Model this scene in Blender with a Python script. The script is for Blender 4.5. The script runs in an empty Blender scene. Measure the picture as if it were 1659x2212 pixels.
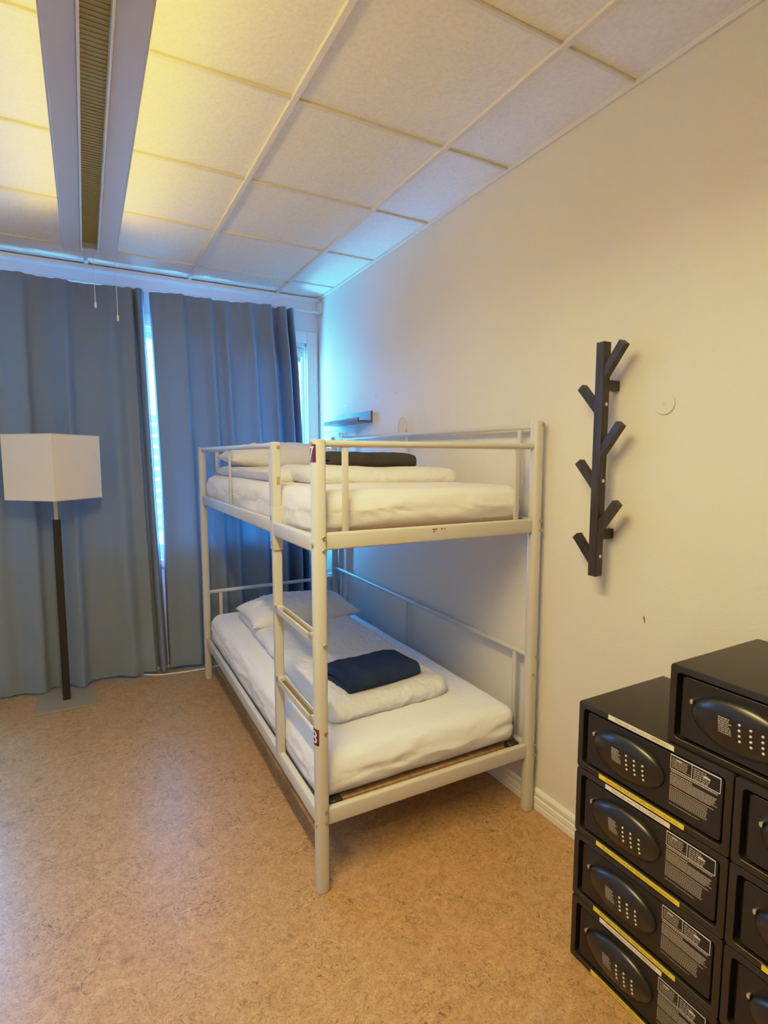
import bpy, bmesh, math, random
from mathutils import Vector, Matrix, noise
random.seed(7)
S = bpy.context.scene
COL = S.collection
PI = math.pi

# ------------------------------------------------------------------ materials
def mat(name, col, rough=.6, metal=0., spec=.5, bump=None, vary=None, emit=None, sheen=0., transl=0., tcol=None):
    """bump=(scale,strength[,detail]); vary=(scale,col2,lo,hi)"""
    m = bpy.data.materials.new(name); m.use_nodes = True
    nt = m.node_tree; b = nt.nodes['Principled BSDF']
    b.inputs['Base Color'].default_value = (*col, 1)
    b.inputs['Roughness'].default_value = rough
    b.inputs['Metallic'].default_value = metal
    b.inputs['Specular IOR Level'].default_value = spec
    if sheen:
        b.inputs['Sheen Weight'].default_value = sheen
    tc = None
    if bump or vary:
        tc = nt.nodes.new('ShaderNodeTexCoord')
    if vary:
        n = nt.nodes.new('ShaderNodeTexNoise'); n.inputs['Scale'].default_value = vary[0]; n.inputs['Detail'].default_value = 5
        r = nt.nodes.new('ShaderNodeValToRGB')
        r.color_ramp.elements[0].position = vary[2]; r.color_ramp.elements[0].color = (*col, 1)
        r.color_ramp.elements[1].position = vary[3]; r.color_ramp.elements[1].color = (*vary[1], 1)
        nt.links.new(tc.outputs['Object'], n.inputs['Vector']); nt.links.new(n.outputs['Fac'], r.inputs['Fac'])
        nt.links.new(r.outputs['Color'], b.inputs['Base Color'])
    if bump:
        n = nt.nodes.new('ShaderNodeTexNoise'); n.inputs['Scale'].default_value = bump[0]
        n.inputs['Detail'].default_value = bump[2] if len(bump) > 2 else 4
        bp = nt.nodes.new('ShaderNodeBump'); bp.inputs['Strength'].default_value = bump[1]; bp.inputs['Distance'].default_value = .01
        nt.links.new(tc.outputs['Object'], n.inputs['Vector']); nt.links.new(n.outputs['Fac'], bp.inputs['Height'])
        nt.links.new(bp.outputs['Normal'], b.inputs['Normal'])
    if emit:
        b.inputs['Emission Color'].default_value = (*emit[0], 1); b.inputs['Emission Strength'].default_value = emit[1]
    if transl:
        t = nt.nodes.new('ShaderNodeBsdfTranslucent'); t.inputs['Color'].default_value = (*(tcol or [min(1, c*1.2) for c in col]), 1)
        mx = nt.nodes.new('ShaderNodeMixShader'); mx.inputs[0].default_value = transl
        out = nt.nodes['Material Output']
        nt.links.new(b.outputs[0], mx.inputs[1]); nt.links.new(t.outputs[0], mx.inputs[2]); nt.links.new(mx.outputs[0], out.inputs['Surface'])
    return m

def floor_mat():
    m = bpy.data.materials.new('marbled_linoleum'); m.use_nodes = True
    nt = m.node_tree; b = nt.nodes['Principled BSDF']; L = nt.links
    tc = nt.nodes.new('ShaderNodeTexCoord')
    def noi(scale, det, dist=0., rough=.6):
        n = nt.nodes.new('ShaderNodeTexNoise'); n.inputs['Scale'].default_value = scale; n.inputs['Detail'].default_value = det
        n.inputs['Distortion'].default_value = dist; n.inputs['Roughness'].default_value = rough
        L.new(tc.outputs['Object'], n.inputs['Vector']); return n
    def ramp(src, stops):
        r = nt.nodes.new('ShaderNodeValToRGB'); e = r.color_ramp.elements
        e[0].position, e[0].color = stops[0][0], (*stops[0][1], 1)
        e[1].position, e[1].color = stops[-1][0], (*stops[-1][1], 1)
        for p, c in stops[1:-1]:
            k = e.new(p); k.color = (*c, 1)
        L.new(src, r.inputs['Fac']); return r
    def mix(a, bb, fac, mode='MIX'):
        x = nt.nodes.new('ShaderNodeMix'); x.data_type = 'RGBA'; x.blend_type = mode
        if isinstance(fac, float): x.inputs[0].default_value = fac
        else: L.new(fac, x.inputs[0])
        L.new(a, x.inputs[6]); L.new(bb, x.inputs[7]); return x.outputs[2]
    base = ramp(noi(16, 9, 2.2, .68).outputs['Fac'], FLOOR_STOPS)
    fine = ramp(noi(85, 6, 2.6, .72).outputs['Fac'], [(.34, (.52, .46, .40)), (.5, (1, 1, 1)), (.66, (1.28, 1.25, 1.18))])
    c = mix(base.outputs['Color'], fine.outputs['Color'], 1., 'MULTIPLY')
    sp = ramp(noi(26, 8, 4.0, .66).outputs['Fac'], [(.55, (0, 0, 0)), (.615, (1, 1, 1))])
    big = ramp(noi(6, 3, .5).outputs['Fac'], [(.44, (.15, .15, .15)), (.60, (.9, .9, .9))])
    k = mix(sp.outputs['Color'], big.outputs['Color'], 1., 'MULTIPLY')
    dk = nt.nodes.new('ShaderNodeRGB'); dk.outputs[0].default_value = (.13, .075, .035, 1)
    c = mix(c, dk.outputs[0], k)
    L.new(c, b.inputs['Base Color'])
    b.inputs['Roughness'].default_value = .34; b.inputs['Specular IOR Level'].default_value = .5
    bp = nt.nodes.new('ShaderNodeBump'); bp.inputs['Strength'].default_value = .06; bp.inputs['Distance'].default_value = .01
    L.new(noi(60, 4, .6).outputs['Fac'], bp.inputs['Height']); L.new(bp.outputs['Normal'], b.inputs['Normal'])
    return m

def wood_mat(name, c1, c2, scale=(3, 60, 60), rough=.5):
    m = bpy.data.materials.new(name); m.use_nodes = True
    nt = m.node_tree; b = nt.nodes['Principled BSDF']; L = nt.links
    tc = nt.nodes.new('ShaderNodeTexCoord'); mp = nt.nodes.new('ShaderNodeMapping'); mp.inputs['Scale'].default_value = scale
    n = nt.nodes.new('ShaderNodeTexNoise'); n.inputs['Scale'].default_value = 1; n.inputs['Detail'].default_value = 6
    r = nt.nodes.new('ShaderNodeValToRGB'); r.color_ramp.elements[0].position = .35; r.color_ramp.elements[1].position = .68
    r.color_ramp.elements[0].color = (*c1, 1); r.color_ramp.elements[1].color = (*c2, 1)
    L.new(tc.outputs['Object'], mp.inputs[0]); L.new(mp.outputs[0], n.inputs['Vector']); L.new(n.outputs['Fac'], r.inputs['Fac'])
    L.new(r.outputs['Color'], b.inputs['Base Color']); b.inputs['Roughness'].default_value = rough
    return m

def glass_mat():
    m = bpy.data.materials.new('window_glass'); m.use_nodes = True
    nt = m.node_tree; nt.nodes.remove(nt.nodes['Principled BSDF'])
    t = nt.nodes.new('ShaderNodeBsdfTransparent'); t.inputs[0].default_value = (.95, .98, 1, 1)
    g = nt.nodes.new('ShaderNodeBsdfGlossy'); g.inputs['Roughness'].default_value = .02
    f = nt.nodes.new('ShaderNodeMixShader'); f.inputs[0].default_value = .06
    nt.links.new(t.outputs[0], f.inputs[1]); nt.links.new(g.outputs[0], f.inputs[2])
    nt.links.new(f.outputs[0], nt.nodes['Material Output'].inputs['Surface'])
    return m

FLOOR_STOPS = [(.26, (.29, .155, .065)), (.42, (.42, .245, .11)), (.56, (.48, .29, .14)), (.74, (.56, .37, .20))]
M = dict(
    wall=mat('painted_plaster', (.74, .72, .66), .62, spec=.3, bump=(160, .10, 3), vary=(1.3, (.70, .68, .62), .35, .7)),
    back=mat('painted_window_wall', (.80, .81, .82), .6, spec=.3),
    tile=mat('mineral_ceiling_tile', (.88, .85, .78), .9, spec=.1, bump=(90, .16, 6), vary=(85, (.80, .77, .70), .4, .75)),
    tbar=mat('white_ceiling_grid', (.74, .71, .65), .5),
    trim=mat('white_gloss_trim', (.82, .82, .80), .35),
    floor=floor_mat(),
    bed=mat('white_powder_coated_steel', (.57, .565, .54), .4, spec=.5, vary=(5, (.545, .54, .515), .4, .65)),
    bedslot=mat('raw_step_inside', (.17, .125, .045), .6),
    bolt=mat('zinc_bolt', (.48, .44, .34), .35, metal=.8),
    hole=mat('dark_hole', (.03, .03, .03), .7),
    black=mat('black_plastic', (.02, .02, .022), .5),
    slat=wood_mat('bent_birch_slat', (.44, .27, .12), (.58, .38, .19), (60, 4, 30)),
    sheet=mat('white_cotton_sheet', (.84, .83, .83), .85, spec=.2, bump=(28, .5, 6)),
    duvet=mat('white_crepe_duvet', (.84, .83, .83), .9, spec=.15, bump=(48, 1., 5)),
    sheet2=mat('window_light_tinted_sheet', (.84, .87, .95), .85, spec=.2, bump=(28, .5, 6)),  # this and the next two: same linen, bluish window light put into its colour
    duvet2=mat('window_light_tinted_duvet', (.83, .87, .96), .9, spec=.15, bump=(48, 1., 5)),
    pillow2=mat('window_light_tinted_pillow', (.84, .88, .96), .88, spec=.15, bump=(36, .7, 6)),
    pillow=mat('white_pillow_cotton', (.84, .83, .82), .88, spec=.15, bump=(36, .7, 6)),
    navy=mat('navy_terry', (.030, .052, .125), .95, spec=.1, bump=(420, .8, 3), vary=(9, (.042, .070, .16), .35, .7)),
    grey=mat('charcoal_terry', (.062, .060, .066), .95, spec=.1, bump=(420, .8, 3), vary=(9, (.082, .078, .084), .35, .7)),
    curtain=mat('blue_grey_blackout_cloth', (.20, .255, .33), .8, spec=.2, bump=(260, .10, 3), sheen=.1, transl=.0025, tcol=(.18, .36, .44)),
    curtain2=mat('blue_grey_curtain_cloth', (.20, .255, .33), .8, spec=.2, bump=(260, .10, 3), sheen=.1, transl=.0042, tcol=(.14, .36, .46)),
    shade=mat('cream_linen_shade', (.97, .89, .76), .85, spec=.1, bump=(300, .15, 2), transl=.15),
    darkwood=wood_mat('dark_stained_post', (.007, .004, .0035), (.016, .008, .006), (40, 40, 4), .6),
    steel=mat('brushed_steel', (.52, .50, .46), .38, metal=.7),
    lampbase=mat('satin_steel_plate', (.36, .31, .24), .55, metal=.3),
    fixture=mat('fixture_enamel', (.62, .60, .62), .4),
    gold=mat('gold_reflector', (.50, .33, .05), .35, metal=.35),
    tube=mat('lit_tube', (1, 1, 1), .5, emit=((1, .55, .03), 1.0)),
    side=mat('added_glow', (1, 1, 1), .5, emit=((1, .66, .15), 1.0)),
    cord=mat('white_cord', (.82, .80, .76), .6),
    rack=wood_mat('black_brown_rack', (.012, .010, .008), (.040, .030, .022), (80, 80, 8), .42),
    screw=mat('bright_screw', (.72, .70, .66), .3, metal=.6),
    shelfwood=wood_mat('brown_shelf_wood', (.13, .055, .03), (.25, .12, .07), (80, 6, 80), .4),
    safe=mat('black_textured_paint', (.015, .012, .010), .36, spec=.5, bump=(900, .12, 2)),
    door=mat('black_safe_door', (.011, .009, .008), .45, spec=.45, bump=(900, .12, 2)),
    lock=mat('glossy_black_lock', (.010, .0095, .009), .30, spec=.55),
    print=mat('grey_white_print', (.36, .33, .30), .6),
    printhi=mat('white_print_frame', (.66, .67, .70), .6),
    key=mat('keypad_dot', (.60, .62, .62), .5),
    chrome=mat('chrome_cap', (.8, .82, .86), .15, metal=1.),
    white_lab=mat('cream_label_tape', (.78, .70, .60), .5),
    yellow_lab=mat('yellow_label_tape', (.80, .58, .035), .5),
    ink=mat('label_ink', (.16, .11, .05), .7),
    purple=mat('purple_sticker', (.10, .012, .075), .4),
    digit=mat('sticker_digit', (.85, .82, .78), .5),
    plate=mat('painted_cap', (.71, .685, .62), .6),
    brown=mat('brown_drip', (.20, .11, .04), .6),
    pvc=mat('white_pvc', (.80, .82, .84), .4),
    facade=mat('pale_render', (.8, .8, .8), .8),
    pane=mat('facade_pane', (.05, .22, .42), .2),
    glass=glass_mat(),
)

# ------------------------------------------------------------------ mesh helpers
def finish(name, bm, m, parent=None, smooth=40, mats=None):
    bmesh.ops.recalc_face_normals(bm, faces=bm.faces)
    me = bpy.data.meshes.new(name); bm.to_mesh(me); bm.free()
    if smooth:
        me.polygons.foreach_set('use_smooth', [True]*len(me.polygons))
        me.set_sharp_from_angle(angle=math.radians(smooth))
    for x in (mats or [m]): me.materials.append(x)
    o = bpy.data.objects.new(name, me); COL.objects.link(o)
    if parent: o.parent = parent
    return o

def tag(o, label, cat, group=None):
    o['label'] = label; o['category'] = cat
    if group: o['group'] = group
    return o
def thing(name, label, cat, loc=(0, 0, 0), rz=0., group=None):
    o = bpy.data.objects.new(name, None); COL.objects.link(o); o.empty_display_size = .1
    o.location = loc; o.rotation_euler = (0, 0, rz)
    return tag(o, label, cat, group)
def struct(o):
    o['kind'] = 'structure'; return o

def add_box(bm, lo, hi, bev=0., seg=2, mtx=None):
    c = [(a+b)/2 for a, b in zip(lo, hi)]; s = [b-a for a, b in zip(lo, hi)]
    r = bmesh.ops.create_cube(bm, size=1)
    vs = r['verts']
    for v in vs: v.co = Vector((v.co.x*s[0]+c[0], v.co.y*s[1]+c[1], v.co.z*s[2]+c[2]))
    if bev:
        es = list({e for v in vs for e in v.link_edges})
        rr = bmesh.ops.bevel(bm, geom=es, offset=bev, segments=seg, profile=.5, affect='EDGES')
        vs = list(set(rr['verts']) | {v for v in vs if v.is_valid})
    if mtx is not None:
        for v in vs: v.co = mtx @ v.co
    return vs
def box(name, lo, hi, m, parent=None, bev=0., seg=2):
    bm = bmesh.new(); add_box(bm, lo, hi, bev, seg); return finish(name, bm, m, parent)

def add_tube(bm, path, r, n=12, cap=True, prof=None):
    """sweep circle (or prof: list of 2d pts) along polyline"""
    P = [Vector(p) for p in path]; rings = []
    up = Vector((0, 0, 1))
    for i, p in enumerate(P):
        t = (P[min(i+1, len(P)-1)]-P[max(i-1, 0)]).normalized()
        a = up if abs(t.dot(up)) < .95 else Vector((0, 1, 0))
        x = t.cross(a).normalized(); y = x.cross(t).normalized()
        ri = r[i] if isinstance(r, (list, tuple)) else r
        if prof: ring = [bm.verts.new(p+x*u+y*v) for u, v in prof]
        else: ring = [bm.verts.new(p+x*(ri*math.cos(2*PI*k/n))+y*(ri*math.sin(2*PI*k/n))) for k in range(n)]
        rings.append(ring)
    n = len(rings[0])
    for a, b in zip(rings, rings[1:]):
        for k in range(n): bm.faces.new((a[k], a[(k+1) % n], b[(k+1) % n], b[k]))
    if cap:
        bm.faces.new(rings[0][::-1]); bm.faces.new(rings[-1])
def tube(name, path, r, m, parent=None, n=12):
    bm = bmesh.new(); add_tube(bm, path, r, n); return finish(name, bm, m, parent)
def smooth_path(pts, n=8):
    P = [Vector(p) for p in pts]; out = []
    for i in range(len(P)-1):
        a, b, c, d = P[max(i-1, 0)], P[i], P[i+1], P[min(i+2, len(P)-1)]
        for k in range(n):
            t = k/n
            out.append(.5*((2*b)+(c-a)*t+(2*a-5*b+4*c-d)*t*t+(3*b-a-3*c+d)*t**3))
    out.append(P[-1]); return out

def add_prism(bm, poly, lo, hi, axes=(0, 1, 2)):
    """poly 2d in axes[0],axes[1]; extruded along axes[2]"""
    def mk(p, h):
        v = [0, 0, 0]; v[axes[0]] = p[0]; v[axes[1]] = p[1]; v[axes[2]] = h; return bm.verts.new(v)
    a = [mk(p, lo) for p in poly]; b = [mk(p, hi) for p in poly]; n = len(poly)
    for k in range(n): bm.faces.new((a[k], a[(k+1) % n], b[(k+1) % n], b[k]))
    bm.faces.new(a[::-1]); bm.faces.new(b)

def rrect(w, h, r, n=5, cx=0., cy=0.):
    pts = []
    for sx, sy, a0 in ((1, 1, 0), (-1, 1, 90), (-1, -1, 180), (1, -1, 270)):
        for k in range(n+1):
            a = math.radians(a0+90*k/n)
            pts.append((cx+sx*(w/2-r)+r*math.cos(a), cy+sy*(h/2-r)+r*math.sin(a)))
    return pts

def lathe(bm, prof, n=24, axis='Z', org=(0, 0, 0)):
    rings = []
    for r, h in prof:
        ring = []
        for k in range(n):
            a = 2*PI*k/n; c = (r*math.cos(a), r*math.sin(a), h)
            if axis == 'X': c = (h, c[0], c[1])
            if axis == 'Y': c = (c[0], h, c[1])
            ring.append(bm.verts.new(Vector(c)+Vector(org)))
        rings.append(ring)
    for a, b in zip(rings, rings[1:]):
        for k in range(n): bm.faces.new((a[k], a[(k+1) % n], b[(k+1) % n], b[k]))
    bm.faces.new(rings[0][::-1]); bm.faces.new(rings[-1])

def soft_box(name, lo, hi, rad, res, disp, m, parent=None, shape=None):
    """rounded box with per-axis radii, displaced by disp(p,n); shape(p) remaps points"""
    lo = Vector(lo); hi = Vector(hi); c = (lo+hi)/2; h = (hi-lo)/2
    def coords(a):
        r = min(rad[a], h[a]*.999); k = 6
        out = [-h[a]+r*(1-math.cos(PI/2*i/k)) if False else -h[a]+r*i/k for i in range(k)]
        n = max(1, res[a])
        out += [-h[a]+r+(2*h[a]-2*r)*i/n for i in range(n+1)]
        out += [h[a]-r+r*(i+1)/k for i in range(k)]
        return out
    X, Y, Z = coords(0), coords(1), coords(2)
    bm = bmesh.new(); cache = {}
    def vert(i, j, k):
        if (i, j, k) in cache: return cache[i, j, k]
        p = Vector((X[i], Y[j], Z[k])); q = Vector([max(-(h[a]-min(rad[a], h[a]*.999)), min(h[a]-min(rad[a], h[a]*.999), p[a])) for a in range(3)])
        d = p-q; dn = Vector([d[a]/min(rad[a], h[a]*.999) for a in range(3)])
        n = dn.normalized() if dn.length > 1e-9 else Vector((0, 0, 1))
        # cube corner -> sphere
        mx = max(abs(x) for x in dn) if dn.length > 1e-9 else 1
        e = n*mx
        p = q+Vector([e[a]*min(rad[a], h[a]*.999) for a in range(3)])+c
        if shape: p = Vector(shape(p))
        p = p+n*disp(p, n) if disp else p
        v = bm.verts.new(p); cache[i, j, k] = v; return v
    nx, ny, nz = len(X)-1, len(Y)-1, len(Z)-1
    for i in range(nx):
        for j in range(ny):
            for k in (0, nz): bm.faces.new([vert(*q) for q in ((i, j, k), (i+1, j, k), (i+1, j+1, k), (i, j+1, k))])
    for i in range(nx):
        for k in range(nz):
            for j in (0, ny): bm.faces.new([vert(*q) for q in ((i, j, k), (i+1, j, k), (i+1, j, k+1), (i, j, k+1))])
    for j in range(ny):
        for k in range(nz):
            for i in (0, nx): bm.faces.new([vert(*q) for q in ((i, j, k), (i, j+1, k), (i, j+1, k+1), (i, j, k+1))])
    return finish(name, bm, m, parent, smooth=180)

def nz(p, s, seed=0.):
    return noise.noise(Vector((p[0]*s+seed, p[1]*s+seed*1.7, p[2]*s-seed)))
def ridge(p, s, seed=0.):
    return 1-2*abs(nz(p, s, seed))

def text_mesh(txt, size):
    cu = bpy.data.curves.new('lettering', 'FONT'); cu.body = txt; cu.size = size; cu.resolution_u = 2
    o = bpy.data.objects.new('lettering', cu); COL.objects.link(o)
    me = bpy.data.meshes.new_from_object(o)
    bpy.data.objects.remove(o); bpy.data.curves.remove(cu)
    return me

# ------------------------------------------------------------------ room shell
YW, H, XL, YB = 3.94, 2.62, -4.3, -1.7
struct(box('floor', (XL-.1, YB-.1, -.1), (.1, YW+.3, 0), M['floor']))
wall_r = struct(box('wall_right', (0, YB-.1, 0), (.1, YW+.3, H+.15), M['wall']))
struct(box('wall_left', (XL-.1, YB-.1, 0), (XL, YW+.3, H+.15), M['wall']))
struct(box('wall_back', (XL, YB-.1, 0), (0, YB, H+.15), M['wall']))
bm = bmesh.new()                                    # window wall with its opening
WX0, WX1, WZ0, WZ1 = -2.70, -.09, .78, 2.30  # left end stays uncurtained out of view, to let in extra blue light
add_box(bm, (XL, YW, 0), (WX0, YW+.25, H+.15)); add_box(bm, (WX1, YW, 0), (0, YW+.25, H+.15))
add_box(bm, (WX0, YW, 0), (WX1, YW+.25, WZ0)); add_box(bm, (WX0, YW, WZ1), (WX1, YW+.25, H+.15))
struct(finish('wall_front', bm, M['back']))
# ceiling: slab of tiles set 6 mm above the exposed grid
bm = bmesh.new()
PX, PY, Y0, X0 = .60, .594, 1.236, -.324
xs = sorted({0., XL} | {X0-PX*k for k in range(8) if X0-PX*k > XL})
ys = sorted({YB, YW} | {Y0+PY*k for k in range(-5, 6) if YB < Y0+PY*k < YW})
for a, b in zip(xs, xs[1:]):
    for c, d in zip(ys, ys[1:]):
        add_box(bm, (a+.008, c+.005, H+.009), (b-.008, d-.005, H+.03), .004, 1)
add_box(bm, (XL, YB, H+.03), (0, YW, H+.1))
ceil = struct(finish('ceiling', bm, M['tile']))
bm = bmesh.new()
for x in xs[1:-1]: add_box(bm, (x-.011, YB, H-.003), (x+.011, YW, H+.029), .0015, 1)
for a, b in zip(xs, xs[1:]):
    for y in ys[1:-1]: add_box(bm, (a+.01, y-.007, H+.000), (b-.01, y+.007, H+.029), .0015, 1)
add_box(bm, (-.014, YB, H-.006), (0, YW, H+.029), .002, 1)
add_box(bm, (XL, YB, H-.006), (XL+.014, YW, H+.029), .002, 1)
finish('ceiling_grid', bm, M['tbar'], ceil)
# cornice shelf above the curtains and the little corner strip
bm = bmesh.new()
add_prism(bm, [(YW-.045, H), (YW-.045, H-.022), (YW-.030, H-.030), (YW, H-.030), (YW, H)], XL, -.0, (1, 2, 0))
struct(finish('trim_1', bm, M['trim']))
struct(box('trim_2', (-.010, YW-.085, 2.515), (0, YW-.0, H-.03), M['trim'], bev=.002))
# baseboard, stepped profile
def baseboard(name, fn):
    prof = [(0, 0), (.016, 0), (.016, .022), (.013, .026), (.016, .031), (.016, .050), (.012, .055), (.014, .060), (.014, .076), (.008, .086), (0, .086)]
    bm = bmesh.new(); fn(bm, prof); return struct(finish(name, bm, M['trim'], smooth=25))
baseboard('baseboard_right', lambda bm, p: add_prism(bm, [(-a, b) for a, b in p], YB, YW, (0, 2, 1)))
baseboard('baseboard_front', lambda bm, p: add_prism(bm, [(YW-a, b) for a, b in p], XL, -.017, (1, 2, 0)))

# window
bm = bmesh.new()
cw = .078
def casing(lo, hi): add_box(bm, lo, hi, .006, 2)
casing((WX1-.005, YW-.022, WZ0-.06), (WX1+cw, YW, WZ1+cw)); casing((WX0-cw, YW-.022, WZ0-.06), (WX0+.005, YW, WZ1+cw))
casing((WX0+.005, YW-.022, WZ1-.005), (WX1-.005, YW, WZ1+cw)); casing((WX0-cw, YW-.03, WZ0-.075), (WX1+cw, YW+.12, WZ0-.02))
for lo, hi in (((WX0, YW+.01, WZ0-.02), (WX1, YW+.16, WZ0+.035)), ((WX0, YW+.01, WZ1-.03), (WX1, YW+.16, WZ1)),
               ((WX0, YW+.01, WZ0), (WX0+.03, YW+.16, WZ1)), ((WX1-.012, YW+.01, WZ0), (WX1, YW+.16, WZ1))):
    add_box(bm, lo, hi, .004, 1)
win = struct(finish('window_1', bm, M['trim']))
bm = bmesh.new()
sx = [WX0+.03, -2.02, -.66, WX1-.012]
for a, b in zip(sx, sx[1:]):
    for lo, hi in (((a, WZ0+.035), (a+.035, WZ1-.03)), ((b-.018, WZ0+.035), (b, WZ1-.03)), ((a+.035, WZ0+.035), (b-.018, WZ0+.08)), ((a+.035, WZ1-.075), (b-.018, WZ1-.03))):
        add_box(bm, (lo[0], YW+.030, lo[1]), (hi[0], YW+.072, hi[1]), .004, 1)
finish('window_sash', bm, M['trim'], win)
for a, b in zip(sx, sx[1:]):
    box('window_pane', (a+.035, YW+.049, WZ0+.08), (b-.018, YW+.053, WZ1-.075), M['glass'], win)

# block of flats across the street, seen through the gap between the curtains
bl = thing('exterior_building', 'pale building with rows of small blue window panes, seen through the gap between the curtains', 'building', (0, 20, -7))
box('facade', (-16, 0, 0), (16, 6, 9.98), M['facade'], bl)
for i in range(3):
    for j in range(11):
        bm = bmesh.new(); x = .58+(i-1)*.46; z = 9.62-j*.37
        add_box(bm, (x-.17, -.04, z), (x+.17, -.001, z+.26), .02, 1)
        finish('window', bm, M['pane'], bl)

# roller blind cassette at the right end of the window
rb = thing('roller_blind', 'white rolled-up blind cassette at the top of the window, right of the curtains', 'blind', (-.145, YW+.004, 2.20))
bm = bmesh.new(); add_box(bm, (-.5, -.018, -.012), (.022, .022, .055), .008, 2); finish('cassette', bm, M['pvc'], rb)
tube('rolled_fabric', [(-.48, .0, -.03), (.0, .0, -.03)], .022, mat('blind_cloth', (.35, .55, .68), .8), rb)
tube('pull_chain', [(.012, .0, -.04), (.012, .0, -1.0)], .003, mat('chain_plastic', (.25, .5, .65), .5), rb, 8)

# ------------------------------------------------------------------ curtains
def curtain(name, label, pts, m, drift, zt, zb, push=None, hem=None):
    """pts: (x,depth) at mid height, left to right; drift(z)->fn(x) shift"""
    path = smooth_path([(x, d, 0) for x, d in pts], 7)
    rows = 64; bm = bmesh.new(); grid = []
    s = 0.; arc = [0.]
    for a, b in zip(path, path[1:]): s += (b-a).length; arc.append(s)
    for r in range(rows+1):
        t = r/rows
        row = []
        for i, p in enumerate(path):
            zt_ = zt(p.x); z0 = zb(p.x)
            z = zt_+(z0-zt_)*t
            amp = (.40+.60*min(1, t*6)+.15*t)*1.7
            d = p.y*amp
            if t < .05: d += .006*math.sin(arc[i]*90)*(1-t/.05)
            d += .012*nz((p.x*1.2, z*.9, 3.3), 2.2, 5)*min(1, t*4)
            d += .010*max(0, t-.82)/.18*nz((p.x, z, 0), 8, 2)
            if hem: d += hem(p.x, z)
            x = p.x+drift(p.x, z)
            y = 3.862-d
            if push: y = push(x, y, z)
            row.append(bm.verts.new((x, min(y, YW-.036), z)))
        grid.append(row)
    for a, b in zip(grid, grid[1:]):
        for i in range(len(a)-1): bm.faces.new((a[i], a[i+1], b[i+1], b[i]))
    o = finish(name, bm, M[m], None, smooth=180)
    return tag(o, label, 'curtain', 'curtains over the window')
left_pts = [(-2.36, -.03), (-2.33, .035), (-2.28, .0), (-2.23, .035), (-2.16, 0), (-2.06, .01),
            (-1.985, .0), (-1.90, .028), (-1.856, .035), (-1.825, .004), (-1.736, .006), (-1.665, .048), (-1.64, .046), (-1.605, .008), (-1.48, .002),
            (-1.405, .028), (-1.345, .006), (-1.30, .014), (-1.277, .012), (-1.270, -.032), (-1.262, -.034), (-1.250, .030), (-1.240, .040), (-1.226, .026), (-1.212, -.02), (-1.206, -.045)]
def lerp(a, b, t): return a+(b-a)*max(0., min(1., t))
def left_drift(x, z):
    w = max(0., min(1., (x+1.62)/.42)); return w*(lerp(.0, .030, (2.45-z)/1.36)+lerp(0., .034, (1.09-z)/1.09))
def shade_push(x, y, z):
    g = math.exp(-(((x+1.75)/.20)**2)-((z-1.40)/.30)**2)
    return max(y, y+(.052)*g)
curtain('curtain', 'wide blue-grey curtain behind the floor lamp', left_pts, 'curtain', left_drift,
        lambda x: 2.50+.006*math.sin(x*9), lambda x: .022+.006*math.sin(x*7)+(.01 if x > -1.35 else 0), shade_push,
        lambda x, z: .03*math.exp(-((x+1.33)/.10)**2-((z-.10)/.09)**2)-.02*math.exp(-((x+1.42)/.02)**2-((z-.2)/.2)**2))
right_pts = [(-1.177, -.02), (-1.173, .004), (-1.165, .016), (-1.094, .012), (-1.03, .024), (-.985, .034), (-.955, .004), (-.90, .0), (-.862, .004), (-.812, .034),
             (-.780, .004), (-.745, .004), (-.709, .026), (-.672, .0), (-.60, .004), (-.575, .012), (-.528, .036), (-.492, .002), (-.43, .018), (-.400, .042),
             (-.386, .036), (-.368, -.03), (-.345, -.034), (-.322, .0), (-.295, .050), (-.276, .030), (-.266, -.03), (-.252, -.034), (-.240, .036), (-.228, .044), (-.214, .0), (-.209, -.04)]
def right_drift(x, z):
    w = (x+1.19)/.98
    return (lerp(.0, .026, (2.48-z)/1.2)+lerp(0., .008, (1.28-z)/1.28))*(1-w)+lerp(-.004, .088, (2.52-z)/1.9)*w
curtain('curtain', 'narrower blue-grey curtain behind the bunk bed', right_pts, 'curtain2', right_drift,
        lambda x: 2.497+.02*(x+1.19)/.98+.004*math.sin(x*11), lambda x: .035+.006*math.sin(x*8),
        None, lambda x, z: .008*math.exp(-((x+1.10)/.10)**2-((z-.68)/.02)**2)+.02*math.exp(-((x+1.08)/.08)**2-((z-.08)/.06)**2))
rod = thing('curtain_rod', 'thin white curtain rod above the window', 'curtain rod')
tube('rod', [(XL+.02, YW-.058, 2.497), (-.006, YW-.058, 2.517)], .0075, M['trim'], rod)
box('bracket', (-.020, YW-.066, 2.507), (-.0015, YW-.001, 2.526), M['trim'], rod, .003)
bm = bmesh.new(); lathe(bm, [(.012, 0), (.012, .012), (.007, .014)], 14, 'X', (-.018, YW-.058, 2.5165)); finish('end_cap', bm, M['trim'], rod)

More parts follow.
